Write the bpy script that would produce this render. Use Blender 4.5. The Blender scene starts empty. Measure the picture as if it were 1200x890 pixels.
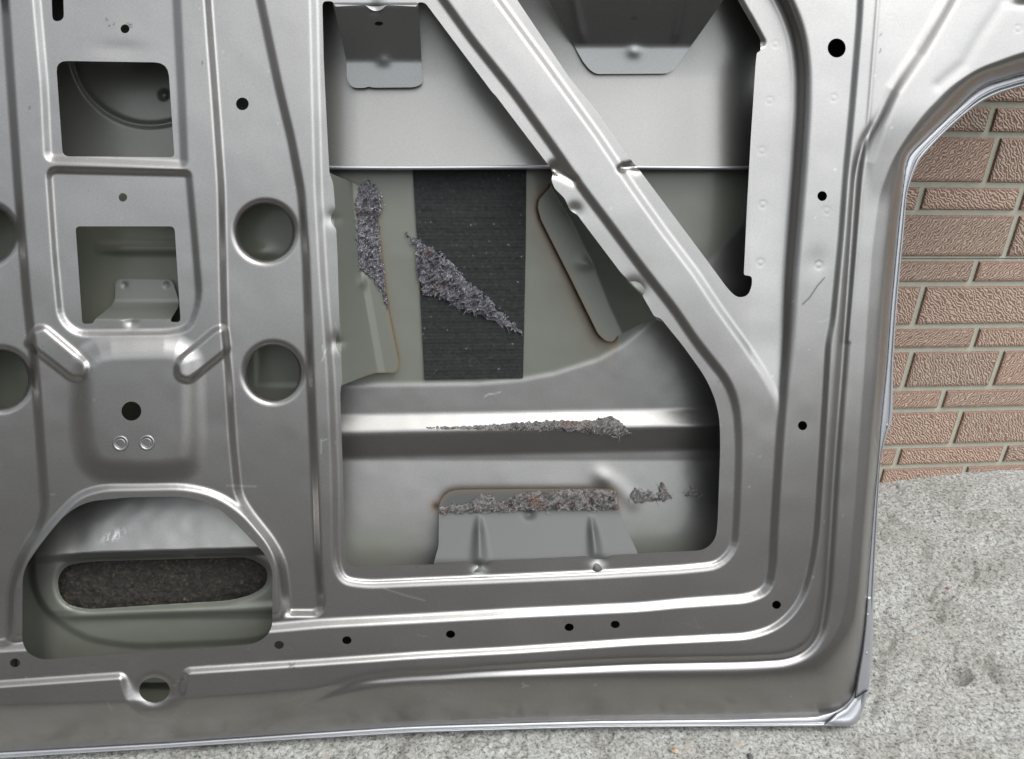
import bpy, math, random
import numpy as np
from mathutils import Matrix, Vector
random.seed(7); rng = np.random.default_rng(7)
C = bpy.context.scene.collection
sc = bpy.context.scene

# ------------------------------------------------------------------ camera
F = 950.0                                   # focal length in photo pixels (1200 wide)
def nrm(a): return a / np.linalg.norm(a)
CX = nrm(np.array([9000., -155., F]))
CD = np.array([-68., 1838., F]); CD = nrm(CD - CX * (CX @ CD))
CY = np.cross(CD, CX); CY = CY if CY[2] > 0 else -CY
R = np.array([CX, CY, -CD])                 # camera (x right, y down, z forward) -> world
CAMZ = 0.793
CAM = np.array([0., 0., CAMZ])
cd = bpy.data.cameras.new('camera'); cam = bpy.data.objects.new('camera', cd); C.objects.link(cam)
cd.sensor_width = 36.0; cd.lens = F / 1200 * 36.0; cd.clip_start = 0.01; cd.clip_end = 500
B = np.column_stack([R[:, 0], -R[:, 1], -R[:, 2]])
M = Matrix(((B[0][0], B[0][1], B[0][2], 0), (B[1][0], B[1][1], B[1][2], 0), (B[2][0], B[2][1], B[2][2], CAMZ), (0, 0, 0, 1)))
cam.matrix_world = M
sc.camera = cam

# ------------------------------------------------------------------ sky and sun (overcast)
SUN_EL, SUN_AZ = 68.0, 140.0                # azimuth: degrees clockwise from +Y (the wall side)
w = bpy.data.worlds.new('World'); sc.world = w; w.use_nodes = True
nt = w.node_tree; nt.nodes.clear()
out = nt.nodes.new('ShaderNodeOutputWorld'); bg = nt.nodes.new('ShaderNodeBackground')
sky = nt.nodes.new('ShaderNodeTexSky'); sky.sky_type = 'NISHITA'; sky.sun_disc = False
sky.sun_elevation = math.radians(SUN_EL); sky.sun_rotation = math.radians(SUN_AZ)
sky.air_density = 1.0; sky.dust_density = 6.0; sky.ozone_density = 1.0
hs = nt.nodes.new('ShaderNodeHueSaturation'); hs.inputs['Saturation'].default_value = 0.2
# overcast: brighter overhead than at the horizon, soft cloud bands
tc = nt.nodes.new('ShaderNodeTexCoord'); sep = nt.nodes.new('ShaderNodeSeparateXYZ')
mr = nt.nodes.new('ShaderNodeFloatCurve'); cv = mr.mapping.curves[0]      # sin(elevation) -> brightness / 5
cv.points[0].location = (0, .02); cv.points[1].location = (1, .42)
for p_ in ((.10, .23), (.25, .50), (.50, .73), (.70, .62)): cv.points.new(*p_)
mr.mapping.update()
m5 = nt.nodes.new('ShaderNodeMath'); m5.operation = 'MULTIPLY'; m5.inputs[1].default_value = 6.2
ns = nt.nodes.new('ShaderNodeTexNoise'); ns.inputs['Scale'].default_value = 2.2; ns.inputs['Detail'].default_value = 4
mn = nt.nodes.new('ShaderNodeMapRange'); mn.inputs['From Min'].default_value = .3; mn.inputs['From Max'].default_value = .7
mn.inputs['To Min'].default_value = .75; mn.inputs['To Max'].default_value = 1.25
mu = nt.nodes.new('ShaderNodeMath'); mu.operation = 'MULTIPLY'
tint = (.955, 1.0, 1.03)
mx = nt.nodes.new('ShaderNodeMix'); mx.data_type = 'RGBA'; mx.blend_type = 'MULTIPLY'; mx.inputs[0].default_value = 1
nt.links.new(sky.outputs[0], hs.inputs['Color'])
nt.links.new(tc.outputs['Generated'], sep.inputs[0]); nt.links.new(sep.outputs['Z'], mr.inputs['Value'])
nt.links.new(tc.outputs['Generated'], ns.inputs['Vector']); nt.links.new(ns.outputs['Fac'], mn.inputs['Value'])
sx = nt.nodes.new('ShaderNodeMapRange'); sx.inputs['From Min'].default_value = -0.7; sx.inputs['From Max'].default_value = 0.6   # thicker cloud to the left
sx.inputs['To Min'].default_value = .68; sx.inputs['To Max'].default_value = 1.35; nt.links.new(sep.outputs['X'], sx.inputs['Value'])
mu2 = nt.nodes.new('ShaderNodeMath'); mu2.operation = 'MULTIPLY'
nt.links.new(mr.outputs[0], m5.inputs[0]); nt.links.new(m5.outputs[0], mu2.inputs[0]); nt.links.new(sx.outputs[0], mu2.inputs[1])
nt.links.new(mu2.outputs[0], mu.inputs[0]); nt.links.new(mn.outputs[0], mu.inputs[1])
nt.links.new(hs.outputs['Color'], mx.inputs[6]); nt.links.new(mu.outputs[0], mx.inputs[7])
mt_ = nt.nodes.new('ShaderNodeMix'); mt_.data_type = 'RGBA'; mt_.blend_type = 'MULTIPLY'; mt_.inputs[0].default_value = 1; mt_.inputs[7].default_value = (*tint, 1)
nt.links.new(mx.outputs[2], mt_.inputs[6]); nt.links.new(mt_.outputs[2], bg.inputs['Color']); bg.inputs['Strength'].default_value = 0.12
nt.links.new(bg.outputs[0], out.inputs['Surface'])
ld = bpy.data.lights.new('sun', 'SUN'); ld.energy = 0.3; ld.angle = math.radians(50); ld.color = (1, .97, .93)
lo = bpy.data.objects.new('sun', ld); C.objects.link(lo)
az, el = math.radians(SUN_AZ), math.radians(SUN_EL)
sd = Vector((math.sin(az) * math.cos(el), math.cos(az) * math.cos(el), math.sin(el)))
lo.rotation_euler = sd.to_track_quat('Z', 'Y').to_euler(); lo.location = (0, -2, 4)
sc.view_settings.view_transform = 'Standard'; sc.view_settings.look = 'None'
sc.view_settings.exposure = -0.4; sc.view_settings.gamma = 1.0
sc.cycles.max_bounces = 10; sc.cycles.diffuse_bounces = 5; sc.cycles.glossy_bounces = 6

# ------------------------------------------------------------------ the leaning plane of the door
LEAN = math.radians(18.7)
NN = np.array([0, -math.cos(LEAN), math.sin(LEAN)])        # faces the viewer
P0 = (R @ np.array([0, 0, 0.855]))
MM = 0.0009                                                 # one unit of relief in metres
BASE = np.array([0.05, 0.64, 0.0])
def P(u, v, h):
    """point of the door sheet drawn at (u, v) on the tracing, raised h units off the base plane"""
    u = np.asarray(u, float); v = np.asarray(v, float); h = np.asarray(h, float)
    r = np.stack([u - 600, v - 445, np.full(u.shape, F)], -1) @ R.T
    t = (P0 @ NN + h * MM) / (r @ NN)
    return r * t[..., None] + CAM - BASE

# ------------------------------------------------------------------ object helpers
def link(name, me, mat, parent=None):
    o = bpy.data.objects.new(name, me); C.objects.link(o)
    if mat is not None: me.materials.append(mat)
    if parent is not None: o.parent = parent
    return o
def mesh_from(name, verts, faces, smooth=True, attrs=None):
    me = bpy.data.meshes.new(name)
    verts = np.asarray(verts, np.float32)
    quads = isinstance(faces, tuple)
    if quads: q, rest = faces
    else: q, rest = np.zeros((0, 4), np.int32), faces
    q = np.asarray(q, np.int32).reshape(-1, 4)
    ls = [np.asarray(f, np.int32) for f in rest]
    lens = np.concatenate([np.full(len(q), 4, np.int32), np.array([len(f) for f in ls], np.int32)]) if ls else np.full(len(q), 4, np.int32)
    li = np.concatenate([q.ravel()] + ls) if ls else q.ravel()
    me.vertices.add(len(verts)); me.vertices.foreach_set('co', verts.ravel())
    me.loops.add(len(li)); me.loops.foreach_set('vertex_index', li.astype(np.int32))
    me.polygons.add(len(lens)); st = np.concatenate([[0], np.cumsum(lens)[:-1]]).astype(np.int32)
    me.polygons.foreach_set('loop_start', st); me.polygons.foreach_set('loop_total', lens)
    me.polygons.foreach_set('use_smooth', np.full(len(lens), smooth))
    for k, a in (attrs or {}).items():
        at = me.attributes.new(k, 'FLOAT', 'POINT'); at.data.foreach_set('value', np.asarray(a, np.float32))
    me.update(calc_edges=True); me.validate()
    return me
def tag(o, label=None, cat=None, group=None, kind=None):
    if label: o['label'] = label
    if cat: o['category'] = cat
    if group: o['group'] = group
    if kind: o['kind'] = kind
    return o

# ------------------------------------------------------------------ 2-D tools for pressed sheet metal
def rnd(pts, r=8, closed=True, n=4):
    """round the corners of a polygon; a point may carry its own radius as third value"""
    out = []; N = len(pts)
    for i in range(N):
        p = np.array(pts[i][:2], float); rr = pts[i][2] if len(pts[i]) > 2 else r
        if not closed and i in (0, N - 1): out.append(p); continue
        a = np.array(pts[i - 1][:2], float); b = np.array(pts[(i + 1) % N][:2], float)
        la, lb = np.linalg.norm(a - p), np.linalg.norm(b - p)
        d = min(rr, la * .5, lb * .5)
        if d < .3: out.append(p); continue
        A = p + (a - p) / la * d; Bq = p + (b - p) / lb * d
        for k in range(n + 1):
            t = k / n; out.append(A * (1 - t) ** 2 + 2 * p * t * (1 - t) + Bq * t * t)
    return np.array(out)
def sdf(pts, U, V, margin=40):
    """signed distance, negative inside"""
    pts = np.asarray(pts, float); D = np.full(U.shape, float(margin))
    m = (U > pts[:, 0].min() - margin) & (U < pts[:, 0].max() + margin) & (V > pts[:, 1].min() - margin) & (V < pts[:, 1].max() + margin)
    u = U[m]; v = V[m]
    if u.size == 0: return D
    d2 = np.full(u.shape, 1e9); ins = np.zeros(u.shape, bool)
    N = len(pts)
    for i in range(N):
        ax, ay = pts[i]; bx, by = pts[(i + 1) % N]
        ex, ey = bx - ax, by - ay; L = ex * ex + ey * ey
        if L < 1e-9: continue
        t = np.clip(((u - ax) * ex + (v - ay) * ey) / L, 0, 1)
        d2 = np.minimum(d2, (u - ax - t * ex) ** 2 + (v - ay - t * ey) ** 2)
        if ay != by:
            c = ((ay > v) != (by > v)) & (u < ex * (v - ay) / ey + ax)
            ins ^= c
    d = np.sqrt(d2); D[m] = np.where(ins, -d, d)
    return D
def dline(pts, U, V, margin=30):
    pts = np.asarray(pts, float); D = np.full(U.shape, float(margin))
    m = (U > pts[:, 0].min() - margin) & (U < pts[:, 0].max() + margin) & (V > pts[:, 1].min() - margin) & (V < pts[:, 1].max() + margin)
    u = U[m]; v = V[m]; d2 = np.full(u.shape, 1e9)
    for i in range(len(pts) - 1):
        ax, ay = pts[i]; ex, ey = pts[i + 1] - pts[i]; L = ex * ex + ey * ey
        if L < 1e-9: continue
        t = np.clip(((u - ax) * ex + (v - ay) * ey) / L, 0, 1)
        d2 = np.minimum(d2, (u - ax - t * ex) ** 2 + (v - ay - t * ey) ** 2)
    D[m] = np.minimum(np.sqrt(d2), margin)
    return D
def step(d, w, e=.25):
    """1 inside (d<0), 0 outside, a straight ramp of width w with rounded ends"""
    t = np.clip(.5 - d / w, 0, 1)
    return np.where(t < e, t * t / (2 * e * (1 - e)), np.where(t < 1 - e, (t - e / 2) / (1 - e), 1 - (1 - t) ** 2 / (2 * e * (1 - e))))
def lerp(x, xs, ys): return np.interp(x, xs, ys)
def lerps(x, xs, ys, w_=3.5):
    return sum(np.interp(x + o, xs, ys) for o in np.linspace(-w_, w_, 9)) / 9
def vnoise(x, y, seed=0):
    """smooth value noise in 0..1"""
    r = np.random.default_rng(seed).random((256, 256))
    xi = np.floor(x).astype(int); yi = np.floor(y).astype(int); fx = x - xi; fy = y - yi
    fx = fx * fx * (3 - 2 * fx); fy = fy * fy * (3 - 2 * fy)
    g = lambda a, b: r[a % 256, b % 256]
    return (g(xi, yi) * (1 - fx) + g(xi + 1, yi) * fx) * (1 - fy) + (g(xi, yi + 1) * (1 - fx) + g(xi + 1, yi + 1) * fx) * fy
def fbm(x, y, o=4, seed=0):
    s = 0; a = .5; t = 0
    for k in range(o): s = s + a * vnoise(x * 2 ** k + 17 * k, y * 2 ** k + 5 * k, seed + k); t += a; a *= .55
    return s / t

def relief(name, us, vs, keep, height, mat, parent, thick=1.6, attrs=None):
    """a pressed sheet: height field over (u, v) cut where keep < 0, with turned-back cut edges"""
    U, V = np.meshgrid(us, vs)
    K = keep(U, V); H = height(U, V); A = attrs(U, V) if attrs else {}
    K = np.where(np.abs(K) < 1e-4, 1e-4, K)
    ny, nx = U.shape; idx = np.arange(ny * nx).reshape(ny, nx)
    pos = K > 0
    c = np.stack([pos[:-1, :-1], pos[:-1, 1:], pos[1:, 1:], pos[1:, :-1]], -1)
    ci = np.stack([idx[:-1, :-1], idx[:-1, 1:], idx[1:, 1:], idx[1:, :-1]], -1)
    s = c.sum(-1)
    # orientation: facing the viewer
    quads = ci[s == 4][:, ::-1]
    u = U.ravel(); v = V.ravel(); k = K.ravel(); h = H.ravel(); al = {n: a.ravel() for n, a in A.items()}
    eu, ev, eh = [], [], []; ea = {n: [] for n in A}; cache = {}; polys = []; segs = []
    base = ny * nx
    def cross(a, b):
        key = (a, b) if a < b else (b, a)
        if key in cache: return cache[key]
        a, b = key; t = k[a] / (k[a] - k[b])
        eu.append(u[a] + (u[b] - u[a]) * t); ev.append(v[a] + (v[b] - v[a]) * t); eh.append(h[a] + (h[b] - h[a]) * t)
        for n in A: ea[n].append(al[n][a] + (al[n][b] - al[n][a]) * t)
        cache[key] = base + len(eu) - 1
        return cache[key]
    mixed = ci[(s > 0) & (s < 4)]
    for q in mixed:
        poly = []; xs = []
        for i in range(4):
            a, b = q[i], q[(i + 1) % 4]
            if k[a] > 0: poly.append(a)
            if (k[a] > 0) != (k[b] > 0):
                x = cross(a, b); poly.append(x); xs.append((x, k[a] > 0))
        if len(poly) >= 3: polys.append(poly[::-1])
        if len(xs) == 2:
            (x0, o0), (x1, o1) = xs
            segs.append((x0, x1) if o0 else (x1, x0))
    u = np.concatenate([u, eu]); v = np.concatenate([v, ev]); h = np.concatenate([h, eh])
    for n in A: al[n] = np.concatenate([al[n], ea[n]])
    # cut edges: separate vertices so the edge stays crisp
    if thick > 0 and segs:
        sg = np.array(segs); ids, inv = np.unique(sg, return_inverse=True); inv = inv.reshape(sg.shape)
        b0 = len(u); n_ = len(ids)
        u = np.concatenate([u, u[ids], u[ids]]); v = np.concatenate([v, v[ids], v[ids]])
        h = np.concatenate([h, h[ids], h[ids] - thick])
        for n in A: al[n] = np.concatenate([al[n], al[n][ids], al[n][ids]])
        lip = np.stack([b0 + inv[:, 0], b0 + inv[:, 1], b0 + n_ + inv[:, 1], b0 + n_ + inv[:, 0]], -1)
        quads = np.concatenate([quads, lip])
    used = np.zeros(len(u), bool); used[quads.ravel()] = True
    for p in polys: used[p] = True
    new = np.cumsum(used) - 1
    quads = new[quads]; polys = [new[p] for p in polys]
    me = mesh_from(name, P(u[used], v[used], h[used]), (quads, polys), True, {n: a[used] for n, a in al.items()})
    return link(name, me, mat, parent)

# ------------------------------------------------------------------ materials
def new_mat(name):
    m = bpy.data.materials.new(name); m.use_nodes = True; n = m.node_tree
    b = n.nodes['Principled BSDF']; return m, n, b
def node(n, t, **kw):
    x = n.nodes.new(t)
    for k, v in kw.items():
        if k in x.inputs: x.inputs[k].default_value = v
        else: setattr(x, k, v)
    return x
def ramp(n, stops):
    r = n.nodes.new('ShaderNodeValToRGB'); e = r.color_ramp.elements
    while len(e) > 1: e.remove(e[-1])
    e[0].position, e[0].color = stops[0][0], (*stops[0][1], 1)
    for p, c_ in stops[1:]:
        q = e.new(p); q.color = (*c_, 1)
    return r
def mixc(n, fac, a, b, mode='MIX'):
    x = n.nodes.new('ShaderNodeMix'); x.data_type = 'RGBA'; x.blend_type = mode
    for s, i in ((fac, 0), (a, 6), (b, 7)):
        if isinstance(s, (int, float)): x.inputs[i].default_value = s
        elif isinstance(s, tuple): x.inputs[i].default_value = (*s, 1)
        else: n.links.new(s, x.inputs[i])
    return x.outputs[2]

def paint_mat(name, base, metallic=.8, rough=.36, coat=.6, primer=None):
    m, n, b = new_mat(name); L = n.links.new
    tc = node(n, 'ShaderNodeTexCoord')
    fl = node(n, 'ShaderNodeTexNoise', Scale=1400., Detail=2.); L(tc.outputs['Object'], fl.inputs['Vector'])
    big = node(n, 'ShaderNodeTexNoise', Scale=7., Detail=1.); L(tc.outputs['Object'], big.inputs['Vector'])
    r1 = ramp(n, [(.3, tuple(x * .86 for x in base)), (.7, tuple(min(1, x * 1.12) for x in base))]); L(fl.outputs['Fac'], r1.inputs['Fac'])
    col = r1.outputs['Color']
    r2 = ramp(n, [(.38, (.9, .9, .9)), (.62, (1, 1, 1))]); L(big.outputs['Fac'], r2.inputs['Fac'])
    col = mixc(n, 1., col, r2.outputs['Color'], 'MULTIPLY')
    met = None
    if primer:
        at = node(n, 'ShaderNodeAttribute', attribute_name='primer')
        col = mixc(n, at.outputs['Fac'], col, primer)
        mt = node(n, 'ShaderNodeMath', operation='MULTIPLY_ADD'); L(at.outputs['Fac'], mt.inputs[0]); mt.inputs[1].default_value = -metallic * .95; mt.inputs[2].default_value = metallic
        L(mt.outputs[0], b.inputs['Metallic'])
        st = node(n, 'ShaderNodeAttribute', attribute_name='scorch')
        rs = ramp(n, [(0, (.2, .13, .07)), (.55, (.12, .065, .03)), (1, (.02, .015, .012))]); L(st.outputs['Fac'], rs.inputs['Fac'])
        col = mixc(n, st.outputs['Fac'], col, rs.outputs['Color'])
    else:
        b.inputs['Metallic'].default_value = metallic
    ml = node(n, 'ShaderNodeAttribute', attribute_name='scratch')
    col = mixc(n, ml.outputs['Fac'], col, (.62, .62, .6))
    md = node(n, 'ShaderNodeAttribute', attribute_name='scuff')
    col = mixc(n, md.outputs['Fac'], col, (.05, .05, .05))
    # dust specks and thin dirt film
    
    
    
    L(col, b.inputs['Base Color'])
    rr = node(n, 'ShaderNodeMapRange'); L(big.outputs['Fac'], rr.inputs['Value'])
    rr.inputs['From Min'].default_value = .3; rr.inputs['From Max'].default_value = .7
    rr.inputs['To Min'].default_value = rough - .05; rr.inputs['To Max'].default_value = rough + .07
    b.inputs['Roughness'].default_value = rough
    b.inputs['Specular IOR Level'].default_value = .25 if primer else .5
    b.inputs['Coat Weight'].default_value = coat; b.inputs['Coat Roughness'].default_value = .12
    bp = node(n, 'ShaderNodeBump', Strength=.12, Distance=.0004); L(fl.outputs['Fac'], bp.inputs['Height'])
    bp2 = node(n, 'ShaderNodeBump', Strength=.08, Distance=.003); L(big.outputs['Fac'], bp2.inputs['Height']); L(bp.outputs[0], bp2.inputs['Normal'])
    L(bp2.outputs[0], b.inputs['Normal'])
    return m
SILVER = (.275, .261, .246)
M_paint = paint_mat('silver_paint', SILVER, .93, .30, .35)
M_hem = paint_mat('silver_hem', (.33, .33, .338), .55, .36, .2)
M_inner = paint_mat('overspray', (.218, .211, .199), .88, .36, .15, primer=(.091, .095, .073))
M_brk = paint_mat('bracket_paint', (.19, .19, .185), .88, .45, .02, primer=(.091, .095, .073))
M_brk_shaded = paint_mat('bracket_paint_shaded', (.13, .13, .127), .8, .45, .02, primer=(.052, .053, .049))  # darker copy of bracket_paint for the low bracket, cavity shade put into the colour

def rough_mat(name, stops, scale, rough=.5, metallic=.0, bump=.6, dist=.003):
    m, n, b = new_mat(name); L = n.links.new
    tc = node(n, 'ShaderNodeTexCoord')
    a = node(n, 'ShaderNodeTexNoise', Scale=scale, Detail=8., Roughness=.7, Distortion=1.2); L(tc.outputs['Object'], a.inputs['Vector'])
    r = ramp(n, stops); L(a.outputs['Fac'], r.inputs['Fac']); L(r.outputs['Color'], b.inputs['Base Color'])
    b.inputs['Roughness'].default_value = rough; b.inputs['Metallic'].default_value = metallic
    bp = node(n, 'ShaderNodeBump', Strength=bump, Distance=dist); L(a.outputs['Fac'], bp.inputs['Height']); L(bp.outputs[0], b.inputs['Normal'])
    return m
def glue_mat(name, dark, mid, light, fleck):
    m, n, b = new_mat(name); L = n.links.new
    tc = node(n, 'ShaderNodeTexCoord'); mp = node(n, 'ShaderNodeMapping'); mp.inputs['Scale'].default_value = (1, 1, .45); mp.inputs['Rotation'].default_value = (0, .5, 0)
    L(tc.outputs['Object'], mp.inputs['Vector'])
    a = node(n, 'ShaderNodeTexNoise', Scale=95., Detail=7., Roughness=.65, Distortion=1.5); L(mp.outputs[0], a.inputs['Vector'])
    f_ = node(n, 'ShaderNodeTexNoise', Scale=420., Detail=4., Roughness=.7, Distortion=2.5); L(mp.outputs[0], f_.inputs['Vector'])
    r = ramp(n, [(.36, dark), (.5, mid), (.66, light)]); L(a.outputs['Fac'], r.inputs['Fac'])
    r2 = ramp(n, [(.56, (0, 0, 0)), (.64, (1, 1, 1))]); L(f_.outputs['Fac'], r2.inputs['Fac'])
    r3 = ramp(n, [(.34, (.25, .22, .2)), (.45, (1, 1, 1))]); L(f_.outputs['Fac'], r3.inputs['Fac'])
    rust = node(n, 'ShaderNodeTexNoise', Scale=60., Detail=3.); L(tc.outputs['Object'], rust.inputs['Vector'])
    r4 = ramp(n, [(.62, (0, 0, 0)), (.7, (.8, .8, .8))]); L(rust.outputs['Fac'], r4.inputs['Fac'])
    c_ = mixc(n, 1., r.outputs['Color'], r3.outputs['Color'], 'MULTIPLY'); c_ = mixc(n, r4.outputs['Color'], c_, (.14, .06, .03)); c_ = mixc(n, r2.outputs['Color'], c_, fleck)
    L(c_, b.inputs['Base Color']); b.inputs['Roughness'].default_value = .28; b.inputs['Metallic'].default_value = .1
    bp = node(n, 'ShaderNodeBump', Strength=1., Distance=.003); L(f_.outputs['Fac'], bp.inputs['Height']); L(bp.outputs[0], b.inputs['Normal'])
    return m
M_fibre, n, b = new_mat('pale_fibre'); b.inputs['Base Color'].default_value = (.26, .25, .25, 1); b.inputs['Roughness'].default_value = .4
M_glue = glue_mat('torn_adhesive', (.03, .028, .033), (.09, .085, .1), (.18, .17, .185), (.6, .58, .58))
M_glue2 = glue_mat('torn_adhesive_light', (.05, .044, .038), (.14, .127, .118), (.25, .23, .215), (.5, .47, .45))
M_dead = rough_mat('brown_deadening', [(.36, (.003, .0025, .002)), (.52, (.016, .012, .008)), (.64, (.05, .038, .027)), (.72, (.16, .13, .1))], 170, .8, 0, 1., .003)
M_black, n, b = new_mat('damping_pad'); L = n.links.new
tc = node(n, 'ShaderNodeTexCoord')
wv = node(n, 'ShaderNodeTexWave', Scale=85., Distortion=.5, Detail=1., bands_direction='Z'); L(tc.outputs['Object'], wv.inputs['Vector'])
nz = node(n, 'ShaderNodeTexNoise', Scale=260., Detail=6.); L(tc.outputs['Object'], nz.inputs['Vector'])
r = ramp(n, [(.3, (.008, .008, .008)), (.62, (.016, .016, .015)), (.7, (.024, .024, .023)), (.78, (.25, .25, .25))]); L(nz.outputs['Fac'], r.inputs['Fac'])
L(r.outputs['Color'], b.inputs['Base Color']); b.inputs['Roughness'].default_value = .7; b.inputs['Specular IOR Level'].default_value = .2
bp = node(n, 'ShaderNodeBump', Strength=.16, Distance=.0006); L(wv.outputs['Fac'], bp.inputs['Height'])
bp2 = node(n, 'ShaderNodeBump', Strength=.4, Distance=.0008); L(nz.outputs['Fac'], bp2.inputs['Height']); L(bp.outputs[0], bp2.inputs['Normal']); L(bp2.outputs[0], b.inputs['Normal'])
M_nut, n, b = new_mat('zinc_nut'); b.inputs['Base Color'].default_value = (.24, .235, .225, 1); b.inputs['Metallic'].default_value = .9; b.inputs['Roughness'].default_value = .38

# ------------------------------------------------------------------ ground
def ground_z(x, y):
    dl = np.interp(x, [-1, 0, .35, .52, 1.5], [.0, -.001, -.018, -.0265, -.028])
    wl = np.interp(x, [-1, .3, .78, .93, 1.05, 1.4], [.0, -.002, .0105, .0265, .0295, .030])
    t = np.clip((y - .62) / .475, 0, 1); t = t * t * (3 - 2 * t)
    z = dl * (1 - t) + wl * t
    return z * np.clip((4 - np.hypot(x, y)) / 2, 0, 1)
def axis(pieces):
    a = []
    for lo_, hi, s in pieces: a.append(np.arange(lo_, hi, s))
    return np.concatenate(a + [[pieces[-1][1]]])
gx = axis([(-60, -8, 6.5), (-8, -1.2, .4), (-1.2, -.52, .02), (-.52, 1.3, .0032), (1.3, 2, .03), (2, 8, .4), (8, 60, 6.5)])
gy = axis([(-60, -8, 6.5), (-8, -.4, .3), (-.4, .5, .03), (.5, 1.13, .0032), (1.13, 3, .2), (3, 60, 5)])
GX, GY = np.meshgrid(gx, gy)
nearw = np.clip((3 - np.hypot(GX, GY)) / 1.5, 0, 1)
GZ = ground_z(GX, GY)
pebble = fbm(GX * 130, GY * 130, 3, 3); coarse = fbm(GX * 22, GY * 22, 4, 9); pits = fbm(GX * 60, GY * 60, 3, 21)
rel = (pebble - .5) * .0038 + (coarse - .5) * .006 - np.clip(pits - .66, 0, 1) * .016
dx, dy = GX - .80, GY - .70
GZ = GZ + rel * nearw
# chipped hollow in the slab to the right of the door corner
rr_ = R @ np.array([1118 - 600, 792 - 445, F]); tt = -(CAMZ + .027) / rr_[2]; hx, hy = rr_[0] * tt, rr_[1] * tt
GZ -= .018 * np.clip(1 - ((GX - hx) / .026) ** 2 - ((GY - hy) / .016) ** 2, 0, 1) ** .7 * nearw
GZ -= .0035 * np.clip(.035 - np.abs(fbm(GX * 9, GY * 9, 4, 44) - .5), 0, 1) / .035 * (fbm(GX * 5, GY * 5, 2, 60) > .55)
GZ -= .004 * np.exp(-((GX - hx + .11) ** 2 / .002 + (GY - hy - .10) ** 2 / .0009))
ny, nx = GX.shape; gi = np.arange(ny * nx).reshape(ny, nx)
gq = np.stack([gi[:-1, :-1], gi[:-1, 1:], gi[1:, 1:], gi[1:, :-1]], -1).reshape(-1, 4)
M_conc, n, b = new_mat('rough_concrete'); L = n.links.new
tc = node(n, 'ShaderNodeTexCoord')
a = node(n, 'ShaderNodeTexNoise', Scale=240., Detail=8., Roughness=.7, Distortion=.6); L(tc.outputs['Object'], a.inputs['Vector'])
c2 = node(n, 'ShaderNodeTexNoise', Scale=14., Detail=8., Roughness=.6, Distortion=.4); L(tc.outputs['Object'], c2.inputs['Vector'])
vr = node(n, 'ShaderNodeTexVoronoi', Scale=120.); L(tc.outputs['Object'], vr.inputs['Vector'])
r1 = ramp(n, [(.36, (.07, .065, .057)), (.43, (.205, .198, .18)), (.50, (.305, .30, .28)), (.66, (.455, .45, .425))]); L(a.outputs['Fac'], r1.inputs['Fac'])
r2 = ramp(n, [(.3, (.66, .64, .60)), (.46, (.91, .90, .87)), (.6, (1.0, 1.0, .99))]); L(c2.outputs['Fac'], r2.inputs['Fac'])
col = mixc(n, 1., r1.outputs['Color'], r2.outputs['Color'], 'MULTIPLY')
c3 = node(n, 'ShaderNodeTexNoise', Scale=38., Detail=5.); L(tc.outputs['Object'], c3.inputs['Vector'])
r3 = ramp(n, [(.66, (0, 0, 0)), (.74, (1, 1, 1))]); L(c3.outputs['Fac'], r3.inputs['Fac'])
col = mixc(n, r3.outputs['Color'], col, (.33, .29, .235))
L(col, b.inputs['Base Color']); b.inputs['Roughness'].default_value = .9
bp = node(n, 'ShaderNodeBump', Strength=.9, Distance=.004); L(a.outputs['Fac'], bp.inputs['Height'])
bp2 = node(n, 'ShaderNodeBump', Strength=.5, Distance=.003); L(vr.outputs['Distance'], bp2.inputs['Height']); L(bp.outputs[0], bp2.inputs['Normal']); L(bp2.outputs[0], b.inputs['Normal'])
g = link('ground', mesh_from('ground', np.stack([GX, GY, GZ], -1).reshape(-1, 3), (gq, [])), M_conc)
tag(g, kind='structure')

M_added_dark_ground, n, b = new_mat('added_dark_ground'); L = n.links.new
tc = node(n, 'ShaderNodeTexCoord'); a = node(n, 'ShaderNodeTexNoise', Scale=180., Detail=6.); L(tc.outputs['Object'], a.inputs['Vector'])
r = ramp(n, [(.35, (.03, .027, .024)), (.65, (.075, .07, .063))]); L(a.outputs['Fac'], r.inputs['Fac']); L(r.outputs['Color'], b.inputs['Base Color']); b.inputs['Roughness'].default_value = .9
rme = bpy.data.meshes.new('reflection_darkener'); rme.from_pydata([(-20, -9, .012), (20, -9, .012), (20, .47, .012), (-20, .47, .012), (20, .47, -.04), (-20, .47, -.04)], [], [(0, 1, 2, 3), (3, 2, 4, 5)])  # unseen dark ground, added to darken reflections in the lower door panel
tag(link('reflection_darkener', rme, M_added_dark_ground), kind='structure')

# ------------------------------------------------------------------ wall of embossed brick-pattern siding
WY = 1.0954
M_brick, n, b = new_mat('embossed_brick'); L = n.links.new
tc = node(n, 'ShaderNodeTexCoord'); at = node(n, 'ShaderNodeAttribute', attribute_name='turn'); tn = node(n, 'ShaderNodeAttribute', attribute_name='tone')
dt = node(n, 'ShaderNodeTexNoise', Scale=34., Detail=2.); L(tc.outputs['Object'], dt.inputs['Vector'])
dm = node(n, 'ShaderNodeMath', operation='MULTIPLY_ADD'); L(dt.outputs['Fac'], dm.inputs[0]); dm.inputs[1].default_value = 1.5; L(at.outputs['Fac'], dm.inputs[2])
ro = node(n, 'ShaderNodeVectorRotate', rotation_type='AXIS_ANGLE'); ro.inputs['Axis'].default_value = (0, 1, 0)
L(tc.outputs['Object'], ro.inputs['Vector']); L(at.outputs['Fac'], ro.inputs['Angle'])
wv = node(n, 'ShaderNodeTexWave', Scale=72., Distortion=8.5, Detail=1.4, bands_direction='X'); wv.inputs['Detail Scale'].default_value = 1.7
L(ro.outputs[0], wv.inputs['Vector'])
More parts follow.
